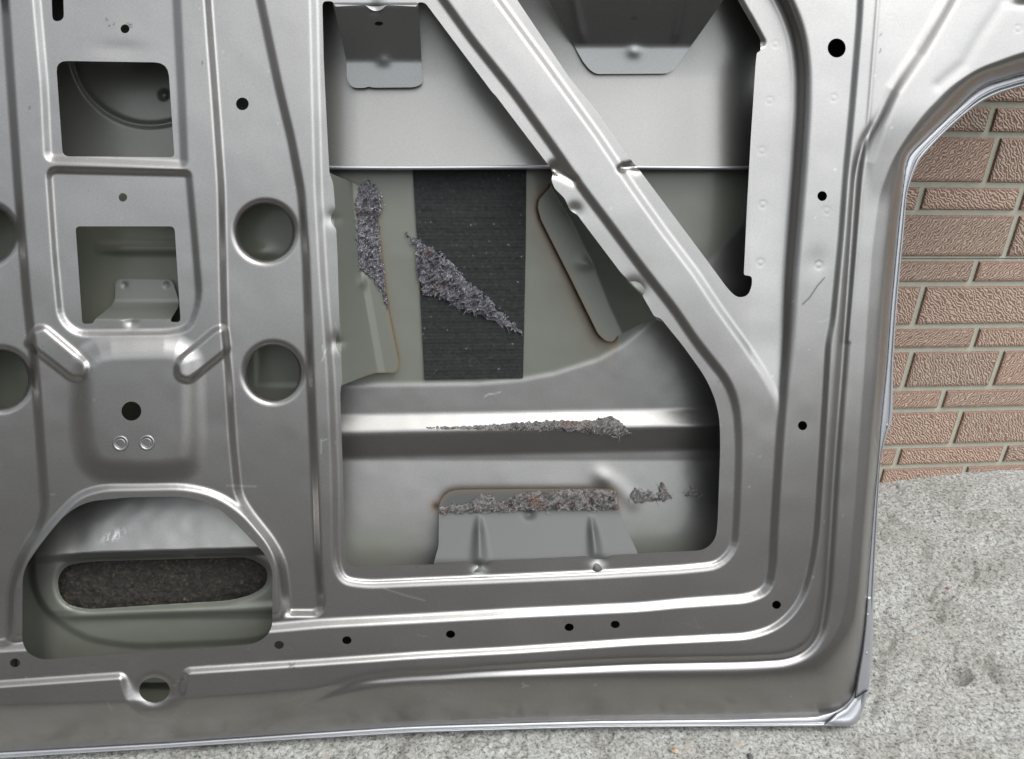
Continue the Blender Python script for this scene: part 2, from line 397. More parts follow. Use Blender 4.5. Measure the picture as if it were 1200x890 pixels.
brk = node(n, 'ShaderNodeTexNoise', Scale=260., Detail=2.); L(tc.outputs['Object'], brk.inputs['Vector'])
ad = node(n, 'ShaderNodeMath', operation='MULTIPLY_ADD'); L(brk.outputs['Fac'], ad.inputs[0]); ad.inputs[1].default_value = .35; 
sb = node(n, 'ShaderNodeMath', operation='SUBTRACT'); L(wv.outputs['Fac'], sb.inputs[0]); sb.inputs[1].default_value = .18; L(sb.outputs[0], ad.inputs[2])
rs = ramp(n, [(.2, (.21, .12, .09)), (.40, (.27, .16, .12)), (.58, (.37, .285, .218)), (.8, (.41, .325, .25))]); L(ad.outputs[0], rs.inputs['Fac'])
tm = mixc(n, tn.outputs['Fac'], (.88, .90, .90), (1.05, 1.0, .98))
col = mixc(n, 1., rs.outputs['Color'], tm, 'MULTIPLY')
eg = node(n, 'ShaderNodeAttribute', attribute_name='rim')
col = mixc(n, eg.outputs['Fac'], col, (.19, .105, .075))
L(col, b.inputs['Base Color']); b.inputs['Roughness'].default_value = .6
bp = node(n, 'ShaderNodeBump', Strength=.5, Distance=.0014); L(ad.outputs[0], bp.inputs['Height']); L(bp.outputs[0], b.inputs['Normal'])
M_mortar, n, b = new_mat('mortar_paint'); L = n.links.new
tc = node(n, 'ShaderNodeTexCoord'); a = node(n, 'ShaderNodeTexNoise', Scale=60., Detail=6.); L(tc.outputs['Object'], a.inputs['Vector'])
r = ramp(n, [(.3, (.355, .345, .27)), (.7, (.41, .40, .32))]); L(a.outputs['Fac'], r.inputs['Fac']); L(r.outputs['Color'], b.inputs['Base Color']); b.inputs['Roughness'].default_value = .55

wv_, wf, w_turn, w_tone, w_rim, w_m = [], [], [], [], [], []
def wquad(ps, turn, tone, rims, mi):
    i = len(wv_); wv_.extend(ps); wf.append(tuple(range(i, i + len(ps))))
    w_turn.extend([turn] * len(ps)); w_tone.extend([tone] * len(ps)); w_rim.extend(rims); w_m.append(mi)
def brick(x0, x1, z0, z1):
    g_ = .0041; x0 += g_; x1 -= g_; z0 += g_; z1 -= g_
    turn = random.choice([1, -1]) * random.uniform(.55, .95) + random.uniform(-.1, .1); tone = random.random()
    s = .0016; p = .0028; r2 = .0045
    A = [(x0, WY, z0), (x1, WY, z0), (x1, WY, z1), (x0, WY, z1)]
    Bq = [(x0 + s, WY - p, z0 + s), (x1 - s, WY - p, z0 + s), (x1 - s, WY - p, z1 - s), (x0 + s, WY - p, z1 - s)]
    D = [(x0 + s + r2, WY - p - .0006, z0 + s + r2), (x1 - s - r2, WY - p - .0006, z0 + s + r2), (x1 - s - r2, WY - p - .0006, z1 - s - r2), (x0 + s + r2, WY - p - .0006, z1 - s - r2)]
    for i in range(4):
        j = (i + 1) % 4
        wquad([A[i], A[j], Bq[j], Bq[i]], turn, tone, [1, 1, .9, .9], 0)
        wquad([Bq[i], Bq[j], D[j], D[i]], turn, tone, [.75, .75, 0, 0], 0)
    wquad(D, turn, tone, [0] * 4, 0)
zs = []; z0 = -.052
heights = [(0, z0, .0206 + .0)]   # courses: large and small by turns
course = [(.0206 - .0715, .0206, 'L')]
z = .0206; k = 0
while z < 2.6:
    hgt = .0406 if k % 2 == 0 else .0706
    course.append((z, z + hgt, 'S' if k % 2 == 0 else 'L')); z += hgt; k += 1
anchors = {1: [.797, .992], 2: [.888], 3: [.846], 4: [.770, .924], 5: [.8685], 6: [.758], 7: [.832], 8: [.8736], 9: [.714], 10: [.8065], 11: [.787], 0: [.93]}
XL, XR = -3.2, 4.2
OFFZ = .021
for ci_, (za, zb, kind) in enumerate(course):
    an = anchors.get(ci_, [random.uniform(.7, .9)])
    joints = list(an)
    x = an[0]
    while x > XL: x -= random.choice([.155, .19, .21]); joints.append(x)
    x = an[-1]
    while x < XR: x += random.choice([.155, .19, .21]); joints.append(x)
    joints = sorted(joints)
    for a_, b_ in zip(joints[:-1], joints[1:]): brick(max(a_, XL), min(b_, XR), za + OFFZ, zb + OFFZ) if b_ > XL + .03 and a_ < XR - .03 else None
    # backing strip of mortar colour, one long pressed panel every four courses with a seam
ztop = course[-1][1] + OFFZ
def boxq(x0, x1, y0, y1, z0_, z1_, mi=1):
    p = [(x0, y0, z0_), (x1, y0, z0_), (x1, y0, z1_), (x0, y0, z1_), (x0, y1, z0_), (x1, y1, z0_), (x1, y1, z1_), (x0, y1, z1_)]
    for f in ((0, 1, 2, 3), (5, 4, 7, 6), (4, 0, 3, 7), (1, 5, 6, 2), (3, 2, 6, 7), (4, 5, 1, 0)): wquad([p[i] for i in f], 0, 0, [0] * 4, mi)
seam = [.3979 + OFFZ - .0035 + j * .5565 - .5565 for j in range(5)]
prev = -.08
for sz in [s for s in seam if s > 0] + [ztop]:
    boxq(XL, XR, WY + .0004, WY + .04, prev, sz - .0008); prev = sz + .0008
boxq(XL, XR, WY + .012, WY + .05, -.08, ztop - .002)
me = bpy.data.meshes.new('siding_wall'); me.from_pydata(wv_, [], wf); me.materials.append(M_brick); me.materials.append(M_mortar)
me.polygons.foreach_set('material_index', np.array(w_m, np.int32))
for nm, ar in (('turn', w_turn), ('tone', w_tone), ('rim', w_rim)):
    aa = me.attributes.new(nm, 'FLOAT', 'POINT'); aa.data.foreach_set('value', np.array(ar, np.float32))
me.update()
wall = link('siding_wall', me, None)
tag(wall, 'brown brick-pattern siding wall with beige joints standing behind the car door', 'wall')

# ================================================================== THE CAR DOOR
door = bpy.data.objects.new('car_door', None); C.objects.link(door); door.location = Vector(BASE)
tag(door, 'stripped silver car door leaning against the brick-pattern wall, its inner side facing out', 'car door')

# ---- outlines traced on the door
hem = [(-700, 922, -700, 929), (0, 882, 0, 889), (200, 871, 200, 876.5), (351, 860.5, 351.6, 866.5), (450, 853.5, 450, 861), (500, 851, 500, 858.5), (627, 847, 627, 854.8),
       (700, 845, 700, 853), (850, 843.5, 851, 852), (945, 840.8, 950, 851.7), (965, 838, 968, 851.5), (978, 834, 990, 851.3), (990, 827, 1001, 849), (998, 817, 1008, 840), (1003, 805, 1014, 824),
       (1007, 785, 1019.5, 797), (1010, 766, 1022.5, 766), (1013, 740, 1023.3, 735), (1016, 705, 1024, 698), (1019, 665, 1025.3, 665), (1024, 600, 1028.5, 600), (1029, 545, 1032, 540),
       (1031, 520, 1038, 514), (1033, 496, 1045.2, 492), (1036, 465, 1046.5, 463), (1040, 425, 1047, 425), (1044, 370, 1050.5, 370), (1049, 315, 1055.5, 310), (1054, 263, 1060, 263), (1057, 235, 1063, 228),
       (1060, 210, 1069, 208), (1063, 190, 1075, 194), (1069, 178.5, 1081, 184), (1085, 162.5, 1096, 167), (1105, 143, 1114, 149), (1126, 123, 1135, 131), (1141, 108, 1152, 119), (1156.5, 98, 1171.7, 110),
       (1179, 91, 1187, 105), (1200, 85, 1204, 100.5), (1260, 72, 1262, 88), (1330, 74, 1328, 90), (1390, 86, 1384, 102), (1440, 60, 1452, 68), (1440, -100, 1450, -100), (1400, -340, 1408, -348), (-700, -340, -708, -348), (-700, 300, -708, 300)]
hi = np.array([(a, b) for a, b, _, _ in hem], float); ho = np.array([(c_, d_) for _, _, c_, d_ in hem], float)
def densify(a, n=5):
    out = []; N = len(a)
    for i in range(N):
        p0, p1, p2, p3 = a[i - 1], a[i], a[(i + 1) % N], a[(i + 2) % N]
        L12 = np.linalg.norm(p2 - p1)
        for k in range(n):
            t = k / n
            if L12 > 140 or np.linalg.norm(p1 - p0) > 140 or np.linalg.norm(p3 - p2) > 140: out.append(p1 + (p2 - p1) * t)
            else: out.append(.5 * ((2 * p1) + (-p0 + p2) * t + (2 * p0 - 5 * p1 + 4 * p2 - p3) * t * t + (-p0 + 3 * p1 - 3 * p2 + p3) * t ** 3))
    return np.array(out)
HI = densify(hi); HO = densify(ho)
SIDE = rnd([(-660, 860), (-200, 842), (0, 826), (140, 822), (200, 820), (300, 812), (400, 803), (500, 797), (600, 793), (700, 790), (877, 787.5), (926, 783), (962, 768, 20), (984, 738, 20), (993, 695), (1001, 600), (1008, 500), (1013, 425), (1021, 300),
            (1030, 230), (1044, 193), (1060, 165), (1082, 134), (1112, 102), (1146, 80), (1200, 60), (1280, 50), (1370, 56), (1395, 20), (1395, -100), (1360, -300), (-660, -300)], 14)
L2 = rnd([(-620, 838), (0, 802, 4), (144, 791.8, 5), (150, 812, 14), (166, 831, 16), (184, 837, 14), (204, 830, 16), (213, 812, 14), (218, 786.5, 5), (301, 781), (377, 776), (500, 767.4), (602, 762), (750, 752), (801, 749.7), (877, 746, 15), (905, 737.5, 15),
          (925, 722.5, 15), (941, 700, 18), (951, 665, 20), (957, 625), (963.5, 526), (970.8, 400), (976, 377), (986, 276), (991.5, 200), (998.6, 126), (1007, 25), (1011, -60), (1012, -280), (-620, -280)], 14)
L3 = rnd([(-600, 790), (0, 759), (120, 752), (319, 736), (377, 730.7), (500, 724.4), (602, 718.6), (750, 711.8), (801, 706.7), (877, 701.6, 18), (900, 692, 14), (905.5, 665, 16), (907, 625), (913, 526), (919, 450), (923, 400), (926, 326), (932, 250), (936, 200),
          (940.5, 130), (941, 80), (935, 40), (924, 10), (905, -25), (860, -70), (700, -90), (-600, -260)], 20)
L4 = rnd([(364, -70), (367.5, 0), (370, 112), (373, 225), (379, 330), (388, 445), (392.5, 560), (393.5, 662, 16), (402, 681, 12), (430, 685), (500, 682), (600, 678), (700, 673.5), (800, 667.5), (843, 663, 20), (861, 642, 18), (863.5, 600), (865, 560), (866, 516),
          (863, 476, 30), (853, 447.6, 30), (815, 400), (789.5, 362), (751.6, 314), (713.7, 263), (676, 213), (647.7, 172), (602, 108.7), (551.6, 45.5), (519, 0), (490, -40)], 16)
F2 = rnd([(536, -70), (584.5, 0), (637.5, 72), (700, 158), (741.5, 220), (777, 270), (815, 320), (840, 358), (873, 404), (897, 440), (912, 470, 10), (914, 540), (990, 540), (990, 200), (960, -20), (700, -110)], 10)
FA = rnd([(-120, -200), (-60, 0), (292, -60), (305, 0), (326.4, 101), (341.5, 164), (353, 225), (358.5, 300), (364, 445), (369, 560), (373, 662), (377, 712, 6), (371, 719, 5), (340, 719, 5), (318, 724, 6), (200, 728), (26, 748), (0, 755), (-560, 775), (-560, -200)], 12)
CC = rnd([(0, -90), (6, 0), (21, 220), (31, 345), (41.5, 440), (49, 540), (53, 596, 16), (46, 618, 16), (26, 648, 18), (13, 684, 18), (12, 741, 5), (10, 760), (60, 775), (335, 758), (337, 719, 5), (334, 680), (330, 656, 18), (318, 634, 12), (291, 600, 14),
          (279, 580, 14), (273, 520), (268, 440), (263, 387), (259.4, 220), (253, 126), (243.5, 0), (240, -90)], 12)
PL1 = rnd([(36, -70), (43, 0), (52, 101), (56, 186, 8), (216, 193, 5), (213, 120), (207, 0), (203, -70)], 10)
PL2 = rnd([(57, 199, 10), (221, 203, 6), (228, 280), (234, 352, 18), (222, 385, 16), (200, 390), (90, 391.5, 16), (71, 374, 16), (64, 300)], 14)
ARCH = rnd([(12, 748), (14, 690), (28, 654, 14), (66, 606, 18), (92, 580, 14), (120, 571.5, 14), (217, 570, 20), (255, 579, 20), (286, 600, 16), (317, 636, 16), (327, 660, 12), (329, 720), (329, 752), (150, 762), (30, 772)], 12)
PAD = rnd([(96, 408, 34), (226, 404, 34), (228, 520), (224, 549, 24), (180, 556), (104, 552, 26), (94, 500)], 26)
GL = rnd([(38, 387), (52, 383, 6), (104, 427, 10), (98, 445, 8), (84, 444), (30, 402)], 6)
GR = rnd([(264, 383, 8), (252, 386), (206, 425, 10), (208, 443, 8), (222, 447), (268, 410)], 6)
# openings
O1 = rnd([(65.5, 71.5, 13), (197, 73.5, 16), (204.5, 184.5, 5), (73.5, 183.5, 8)])
O2 = rnd([(88.5, 265.5, 5), (204.5, 265.5, 6), (211.8, 378, 5), (200.8, 377.5, 3), (199.6, 374.3, 1), (168, 375.5, 5), (161, 378.5, 4), (148, 378.5, 4), (141, 375.7, 5), (111, 375.7, 1), (109, 379.3, 3), (96.5, 380, 4)])
O3 = rnd([(377.6, 1, 8), (390.5, 2, 5), (393, 8, 1), (428, 6, 3), (436, 13, 5), (446, 13, 5), (453, 6, 3), (488, 8, 1), (489.5, 3, 4), (498, 3, 6), (577, 108.5, 2), (581, 112.5, 2), (644, 195.5, 4), (648.5, 203, 5), (646, 211, 3), (650, 221, 3), (662, 233, 4), (668, 247, 4), (677, 252, 4), (681, 258, 4),
          (727, 319, 2), (737.5, 330, 4), (748, 333, 6), (753, 347, 5), (767, 371.5, 3), (774, 373, 6), (800, 405), (826, 441, 20), (838, 467, 20), (843.5, 492, 20), (844, 528), (841, 612, 8), (839, 632, 14), (826, 645, 10), (746.6, 649, 3), (716, 650.5, 6), (706, 655.5, 5), (695, 655.5, 5), (688, 651.5, 6),
          (574, 657.5, 6), (567, 662.5, 5), (556, 662.5, 5), (548, 658.5, 6), (515, 661.5, 3), (412, 664.5, 10), (404.5, 655, 8), (402, 560), (398.5, 460, 6), (401, 447, 6), (399.5, 415, 3), (394, 408, 4), (393, 397, 4), (398, 390, 3), (395.5, 300), (394, 268, 3), (388, 262, 4), (388, 252, 4), (393, 246, 3), (390.5, 215, 4), (386, 203, 3), (382, 126), (379.4, 72)])
O4 = rnd([(584, -34), (606, 0, 2), (663, 85, 2), (667, 91, 2), (700, 131), (736.5, 184, 2), (752, 203), (827.5, 304), (853, 339, 8), (864, 349.5, 8), (877, 347, 8), (881.5, 333, 6), (881, 324, 3), (871.7, 322.5, 2), (875.5, 240), (880, 160), (885.5, 75), (887, 62, 1), (891.5, 60, 4), (891, 46, 3), (866, 3, 2), (850, -34)])
O5 = rnd([(101, 588, 26), (152, 583), (220, 582, 26), (252, 592.5, 22), (276, 613, 14), (312, 651, 16), (319.5, 668, 10), (319, 740, 16), (301, 754.7, 12), (240, 760), (152, 766), (48, 773.5, 8), (31, 765, 8), (26, 751, 6), (26.5, 668, 16), (50.5, 634, 12), (76, 603, 16)])
discs = [(311, 272, 32, 33), (320, 437, 31, 32), (-17, 275, 33, 34), (0, 445, 33, 34)]
holes = [(146.5, 34, 5.2, 5.2), (284, 122, 7.4, 7.4), (144, 231.5, 5, 5), (154, 482, 11.6, 11.2), (980.5, 56.5, 10.6, 11.2), (963.5, 230, 5.6, 5.8), (940.5, 499, 5.4, 5.4), (910, 709, 5.2, 4.8), (721, 732, 5.4, 4.4), (667, 735.3, 5.4, 4.4),
         (528, 743.5, 5.4, 4.4), (406.5, 750.5, 5.4, 4.6), (327, 756, 5.6, 4.6), (17.6, 777, 6, 5), (181, 809, 18, 14.5), (-240, 500, 30, 30), (-300, 300, 12, 12)]
SLOT = rnd([(59.5, -30, 7), (73.5, -30, 7), (75, 24, 7), (61.5, 26, 7)])
XW = [(-360, 60), (-200, 60), (-190, 360), (-350, 360)]
welds = [(909, 52, 1), (902, 118, 1), (893, 177, .8), (894, 240, 1), (891, 308, 1), (977, 115, 1), (969, 247, .7), (959.6, 311, 1.4), (108, 784, 1), (56, 787, .6), (244, 774.6, 1), (290, 771, .8), (339, 761, .7), (1193, 34, 1.2), (1045, 22, .4), (986, 26, .4), (270, 700, 0)]

def body_keep(U, V):
    k = -sdf(HI, U, V, 60) + 1.5
    for o in (O1, O2, O3, O4, O5, SLOT, rnd(XW, 15)): k = np.minimum(k, sdf(o, U, V, 20))
    for cx, cy, ra, rb in discs + holes:
        k = np.minimum(k, (np.hypot((U - cx) / ra, (V - cy) / rb) - 1) * min(ra, rb))
    return k
def body_h(U, V):
    dS = sdf(SIDE, U, V, 110); dH = -sdf(HI, U, V, 110)
    t = np.clip(np.maximum(dS, 0) / np.maximum(np.maximum(dS, 0) + np.maximum(dH, 0), 1e-3), 0, 1)
    archy = step(V - 150, 120); low_ = step(760 - V, 90)
    lin = 9 * (1 - archy) + 3 * archy
    sl = np.clip(low_ + archy, 0, 1)
    h = 24 - (lin * t + (46 - lin) * (sl * (.4 * t ** 1.6 + .6 * t ** 3) + (1 - sl) * t ** 6))
    # rounded shoulder
    h -= 3.0 * np.exp(-(np.abs(dS) / 7) ** 2) * 0
    h -= 6 * step(sdf(L2, U, V), 9.5 + 20 * np.exp(-(np.hypot(U - 181, V - 820) / 34) ** 4))
    s3 = sdf(L3, U, V)
    wide = step(V - 420, 460, .4) * np.clip((U - 820) / 60, 0, 1)
    h -= 8 * step(s3, 13) * (1 - wide) + (8 + 8 * wide) * step(s3, 25) * wide
    h -= 5.5 * step(sdf(L4, U, V), 11.5)
    # thin return bead of the ring nearest to the opening
    d4 = sdf(L4, U, V); low = np.clip((V - 640) / 25, 0, 1)
    h += 1.4 * np.exp(-((d4 + 1.0) / 2.2) ** 2) * low
    h -= 6 * np.minimum(step(sdf(F2, U, V), 11), step(s3 + 2, 10)) * step(V - 445, 130, .4)
    fa = step(sdf(FA, U, V), 11); h -= 9 * fa
    cc = step(sdf(CC, U, V), 12); h += 9 * cc * np.clip(fa + step(V - 742, 20) * 0, 0, 1)
    h -= 5.5 * step(sdf(PL1, U, V), 12); h -= 5.5 * step(sdf(PL2, U, V), 10)
    # raised lip round the bottom left opening
    dA = sdf(ARCH, U, V); h += 5.5 * step(dA, 9) * np.clip(fa, 0, 1)
    h += 9 * step(sdf(PAD, U, V, 60), 34, .45) ; 
    g1 = np.maximum(step(sdf(GL, U, V), 9), step(sdf(GR, U, V), 9)); h += 5.5 * g1
    # outer groove that runs round the sealing face
    G1 = np.array([(470, 794), (500, 792.6), (551, 787.6), (652, 782.5), (750, 778), (877, 775.7), (922, 773), (946, 763), (961, 742), (968, 700), (972, 640), (978, 540), (985, 450), (991, 370), (996, 300), (1003, 200), (1013, 165), (1029, 139), (1046.6, 101), (1077, 58), (1112, 0), (1140, -60)], float)
    dg = dline(rnd(G1, 30, False, 8), U, V, 40)
    amp = lerp(U, [480, 560, 700], [0.0, .5, 1.]) * (.15 + .85 * step(130 - V, 130))
    h -= 5 * np.exp(-(dg / 5.2) ** 2) * amp
    # crease sweeping to the lower left
    G2 = np.array([(560, 787), (480, 792), (430, 797), (389.5, 809), (351.6, 826.7), (313.7, 841), (276, 848), (200, 853), (100, 860), (0, 853)], float)
    h -= 2.0 * np.exp(-(dline(rnd(G2, 30, False, 6), U, V, 30) / 6) ** 2) * lerp(U, [60, 250, 480, 560], [.3, 1, 1, 0])
    # the upper right panel stands proud of the ring
    UR = np.array([(1014, 190), (1029, 145), (1046.6, 106), (1077, 62), (1112, 2), (1150, -60), (1600, -60), (1600, 300), (1014, 260)], float)
    h += 9 * step(sdf(UR, U, V, 60), 26) * step(V - 185, 130)
    # fine line of the sealing face
    h += 1.2 * np.exp(-(dline(np.array([(1029, -40), (1029, 0), (1019, 126), (1011, 202), (1003, 300), (994, 400)], float), U, V) / 2.2) ** 2)
    h -= .9 * np.exp(-(dline(np.array([(1178, 0), (1150, 40), (1130, 75), (1100, 100)], float), U, V) / 7) ** 2)
    # pressed pocket, top right corner
    h -= 9 * np.exp(-(((U - 1200) / 16) ** 2 + ((V + 2) / 7) ** 2))
    # dished rims of the round openings
    for cx, cy, ra, rb in discs:
        d = np.hypot(U - cx, V - cy) - ra
        h -= 7 * np.clip(1 - d / 9, 0, 1.2) ** 2
    d = np.hypot((U - 181) / 1.25, V - 809) - 14.5; h -= 2.2 * np.clip(1 - d / 9, 0, 1) ** 2
    # stamped notches along the flanges of the two big openings
    for cx, cy, a_, s_ in [(440, 10, -2, 8), (391, 256, -2, 9), (396, 401, -2, 9), (673, 247, -3, 8), (743, 341, -4.5, 12), (562, 661, -4, 9), (701, 654, -4, 9), (154, 377, -3, 6), (650, 197, -5, 7), (746, 196, -4, 6)]:
        h += a_ * np.exp(-(((U - cx) / s_) ** 2 + ((V - cy) / s_) ** 2))
    h -= 4.5 * np.exp(-(dline(np.array([(728, 197), (750, 194)], float), U, V) / 4) ** 2) + 3 * np.exp(-(dline(np.array([(648, 200), (672, 212)], float), U, V) / 4.5) ** 2)
    # folded flange of the upper right opening
    h -= 5 * np.clip(1 - np.abs(dline(np.array([(864, 0), (891, 50)], float), U, V)) / 7, 0, 1)
    # spot welds
    for cx, cy, a_ in welds:
        rr = np.hypot(U - cx, V - cy); h -= .2 * a_ * np.exp(-((rr - 4) / 1.1) ** 2)
    # dents and uneven pressing
    h += 1.6 * np.exp(-(((U - 545) / 60) ** 2 + ((V - 880) / 90) ** 2)) * 0
    h += (fbm(U / 90, V / 90, 3, 5) - .5) * 1.3
    h -= .7 * np.exp(-(((U - 958) / 12) ** 2 + ((V - 306) / 16) ** 2)) + 1.0 * np.exp(-(((U - 140) / 32) ** 2 + ((V - 58) / 10) ** 2))
    return h
def body_attr(U, V):
    def ln(pts, w_): return np.clip(1.3 - dline(np.array(pts, float), U, V, 8) / w_, 0, 1)
    s = .4 * ln([(450, 690), (475, 698), (498, 704)], 1.0)
    for p in ([(612, 801), (616, 804), (612, 806)], [(616, 804), (620, 804)], [(376, 515), (376, 532)], [(376, 517), (383, 515)], [(60, 580), (64, 580)], [(265, 569.5), (300, 570)], [(378, 405), (380, 420)], [(382, 410), (377, 424)],
              [(400, 396), (405, 420)], [(396, 402), (408, 424)], [(335, 409), (337, 412)]): s = np.maximum(s, .45 * ln(p, .9))
    d = .9 * ln([(966, 326), (958, 335), (948, 350), (940, 357)], .9)
    for p in ([(124, 22), (126, 24)], [(127, 31), (129, 30)], [(133, 29), (134, 28)], [(149, 28), (154, 29)], [(151, 31), (154, 32)], [(339, 778), (345, 783)], [(345, 778), (339, 782)], [(1031, 42), (1033, 40)], [(1031, 62), (1032, 58)], [(35, 125), (35, 128)], [(237, 73), (237, 75)]): d = np.maximum(d, .8 * ln(p, .9))
    d = np.maximum(d, .5 * np.clip(1 - np.hypot((U - 843) / 2.5, (V - 746) / 5), 0, 1))
    d = np.maximum(d, .35 * np.clip(1.2 - np.abs(np.hypot((U - 214) / 4, (V - 805) / 9) - 1) * 4, 0, 1))
    d = np.maximum(d, .55 * np.clip(1.2 - np.abs(np.hypot((U - 1010) / 3, (V - 807) / 3) - 1) * 9, 0, 0))
    q = np.random.default_rng(12)      # specks of dust, short rubs and small chips
    for k in range(150):
        x, y = q.uniform(-40, 1060), q.uniform(-30, 850); rad = q.uniform(.7, 1.5); st = q.uniform(.12, .4)
        m_ = (np.abs(U - x) < 5) & (np.abs(V - y) < 5); z = st * np.clip(1.4 - np.hypot(U[m_] - x, V[m_] - y) / rad, 0, 1)
        if k % 4: s[m_] = np.maximum(s[m_], z)
        else: d[m_] = np.maximum(d[m_], z)
    for k in range(26):
        x, y = q.uniform(0, 1030), q.uniform(300, 840); a_ = q.uniform(-.5, .5) + (q.random() > .6) * 1.4; l_ = q.uniform(6, 22)
        s = np.maximum(s, q.uniform(.1, .25) * ln([(x, y), (x + l_ * .5 * math.cos(a_), y + l_ * .5 * math.sin(a_) + 1), (x + l_ * math.cos(a_), y + l_ * math.sin(a_))], .8))
    return {'scratch': s, 'scuff': d}
us = np.unique(np.round(np.concatenate([np.arange(-716, -60, 9), np.arange(-60, 1214, 1.5), np.arange(1214, 1462, 6)]), 3))
vs = np.unique(np.round(np.concatenate([np.arange(-356, -40, 8), np.arange(-40, 900, 1.5), np.arange(900, 940, 3)]), 3))
relief('inner_panel', us, vs, body_keep, body_h, M_paint, door, 1.6, body_attr)

# ---- folded hem of the outer skin: a strip with a rounded outer edge
HB = -21.0
prof = [(-.25, 1.0), (-.03, 1.6), (.0, 3.0), (.10, 3.5), (.45, 3.3), (.55, 2.3), (.62, 1.2), (.68, 2.4), (.78, 3.3), (.88, 3.2), (.96, 2.0), (1.0, -.5), (1.0, -4), (.9, -7), (.6, -8)]
hv = []; NP = len(prof)
for a_, c_ in zip(HI, HO):
    wdt = np.linalg.norm(c_ - a_); 
    tl = .55 * (c_[1] - a_[1]) if c_[1] > a_[1] else 0.
    for t, hh in prof: hv.append((*(a_ + (c_ - a_) * t), HB + hh + min(max(tl, 0), 6) * (min(t, .95) - .6)))
hv = np.array(hv); N = len(HI)
ii = np.arange(N)[:, None] * NP + np.arange(NP - 1)[None, :]; jj = ((np.arange(N) + 1) % N)[:, None] * NP + np.arange(NP - 1)[None, :]
hq = np.stack([ii, jj, jj + 1, ii + 1], -1).reshape(-1, 4)[:, ::-1]
hemo = link('folded_hem', mesh_from('folded_hem', P(hv[:, 0], hv[:, 1], hv[:, 2]), (hq, [])), M_hem, door)
# corner patch with its two lap cuts
CP = rnd([(966.5, 848.5, 1), (979, 836.5, 1), (990, 830), (998, 820), (1001, 815.5, 1), (1016.5, 809, 1), (1014.5, 824, 4), (1008, 840, 6), (1000, 848.5, 6), (990, 850.2, 3)], 2)
relief('hem_corner_patch', np.arange(960, 1022, .8), np.arange(802, 856, .8), lambda U, V: -sdf(CP, U, V), lambda U, V: HB + 3.4 + .3 * (V - 826) + .4 * np.exp(-((sdf(CP, U, V) + 5) / 2.2) ** 2) - 3.5 * np.clip(1 + sdf(CP, U, V) / 3, 0, 1) ** 2, M_hem, hemo, 2.5)
for (x, y) in [(1017, 721), (1016, 766)]:
    relief('hem_pip', np.arange(x - 5, x + 6, .7), np.arange(y - 6, y + 7, .7), lambda U, V: 1 - np.hypot((U - x) / 2.6, (V - y) / 3.6), lambda U, V: HB + 3 + 3 * np.clip(1 - np.hypot((U - x) / 2.6, (V - y) / 3.6) ** 2, 0, 1), M_hem, hemo, 1)

HT = rnd([(1016.5, 700, 1), (1021, 700, 1), (1021.8, 740), (1021, 766), (1017.5, 795), (1015.5, 808, .5), (1002.5, 816.5, .5), (1006.2, 792), (1010.5, 766), (1014, 735)], 3)
relief('hem_lap', np.arange(998, 1026, .7), np.arange(696, 822, .9), lambda U, V: -sdf(HT, U, V), lambda U, V: HB + 4.6 + .10 * (U - 1010) - 1.5 * np.clip(1 + sdf(HT, U, V) / 1.8, 0, 1) ** 2, M_hem, hemo, 1.5)
for sm in ([(1002.3, 818), (1016, 809.3)], [(966.6, 848.8), (979.5, 836.5)], [(1001.8, 818), (1005.3, 792), (1009.6, 766), (1013.2, 735), (1015.8, 704)]):
    sm = np.array(sm, float)
    relief('lap_seam', np.arange(sm[:, 0].min() - 2, sm[:, 0].max() + 2, .5), np.arange(sm[:, 1].min() - 2, sm[:, 1].max() + 2, .7), lambda U, V: .75 - dline(sm, U, V), lambda U, V: HB + 5.4 + .5 * np.clip(V - 826, 0, 40) * (U < 990) + 0 * U, M_black, hemo, 1)

# ---- outer skin, seen through the openings
CURVE = np.array([(560, 449), (613, 444), (650, 437), (700, 421), (730, 404), (762, 376), (800, 340), (850, 285), (905, 225)], float)
B4 = [(648, 218), (640, 226), (631.6, 234), (630, 243), (634, 258), (668, 325), (701, 392), (708.7, 399.5), (719, 401), (722, 395), (746.6, 382), (775, 372)]
B4poly = rnd([(648, 200, 0)] + [(645, 219, 2), (631.6, 234, 3), (630, 243, 3), (634, 258, 3), (668, 325, 2), (701, 392, 4), (710, 400, 4), (719, 401, 4), (723, 394, 3), (746.6, 382, 3), (768, 374, 2), (786, 382), (700, 260), (690, 250)], 2)
B3poly = rnd([(380, 197), (387, 203, 2), (419, 217, 3), (436, 224, 6), (442, 256, 10), (454, 357), (467.5, 424, 2), (466.5, 434, 4), (462, 437, 4), (440, 437, 6), (420, 444, 6), (400, 452, 4), (380, 455)], 4)
B5poly = rnd([(505, 672), (514, 640), (514.5, 600, 2), (515, 588, 8), (524, 577, 6), (536, 574, 6), (700, 572.7), (721, 574, 4), (724.5, 592, 2), (726, 601, 3), (747, 648, 2), (755, 668)], 4)
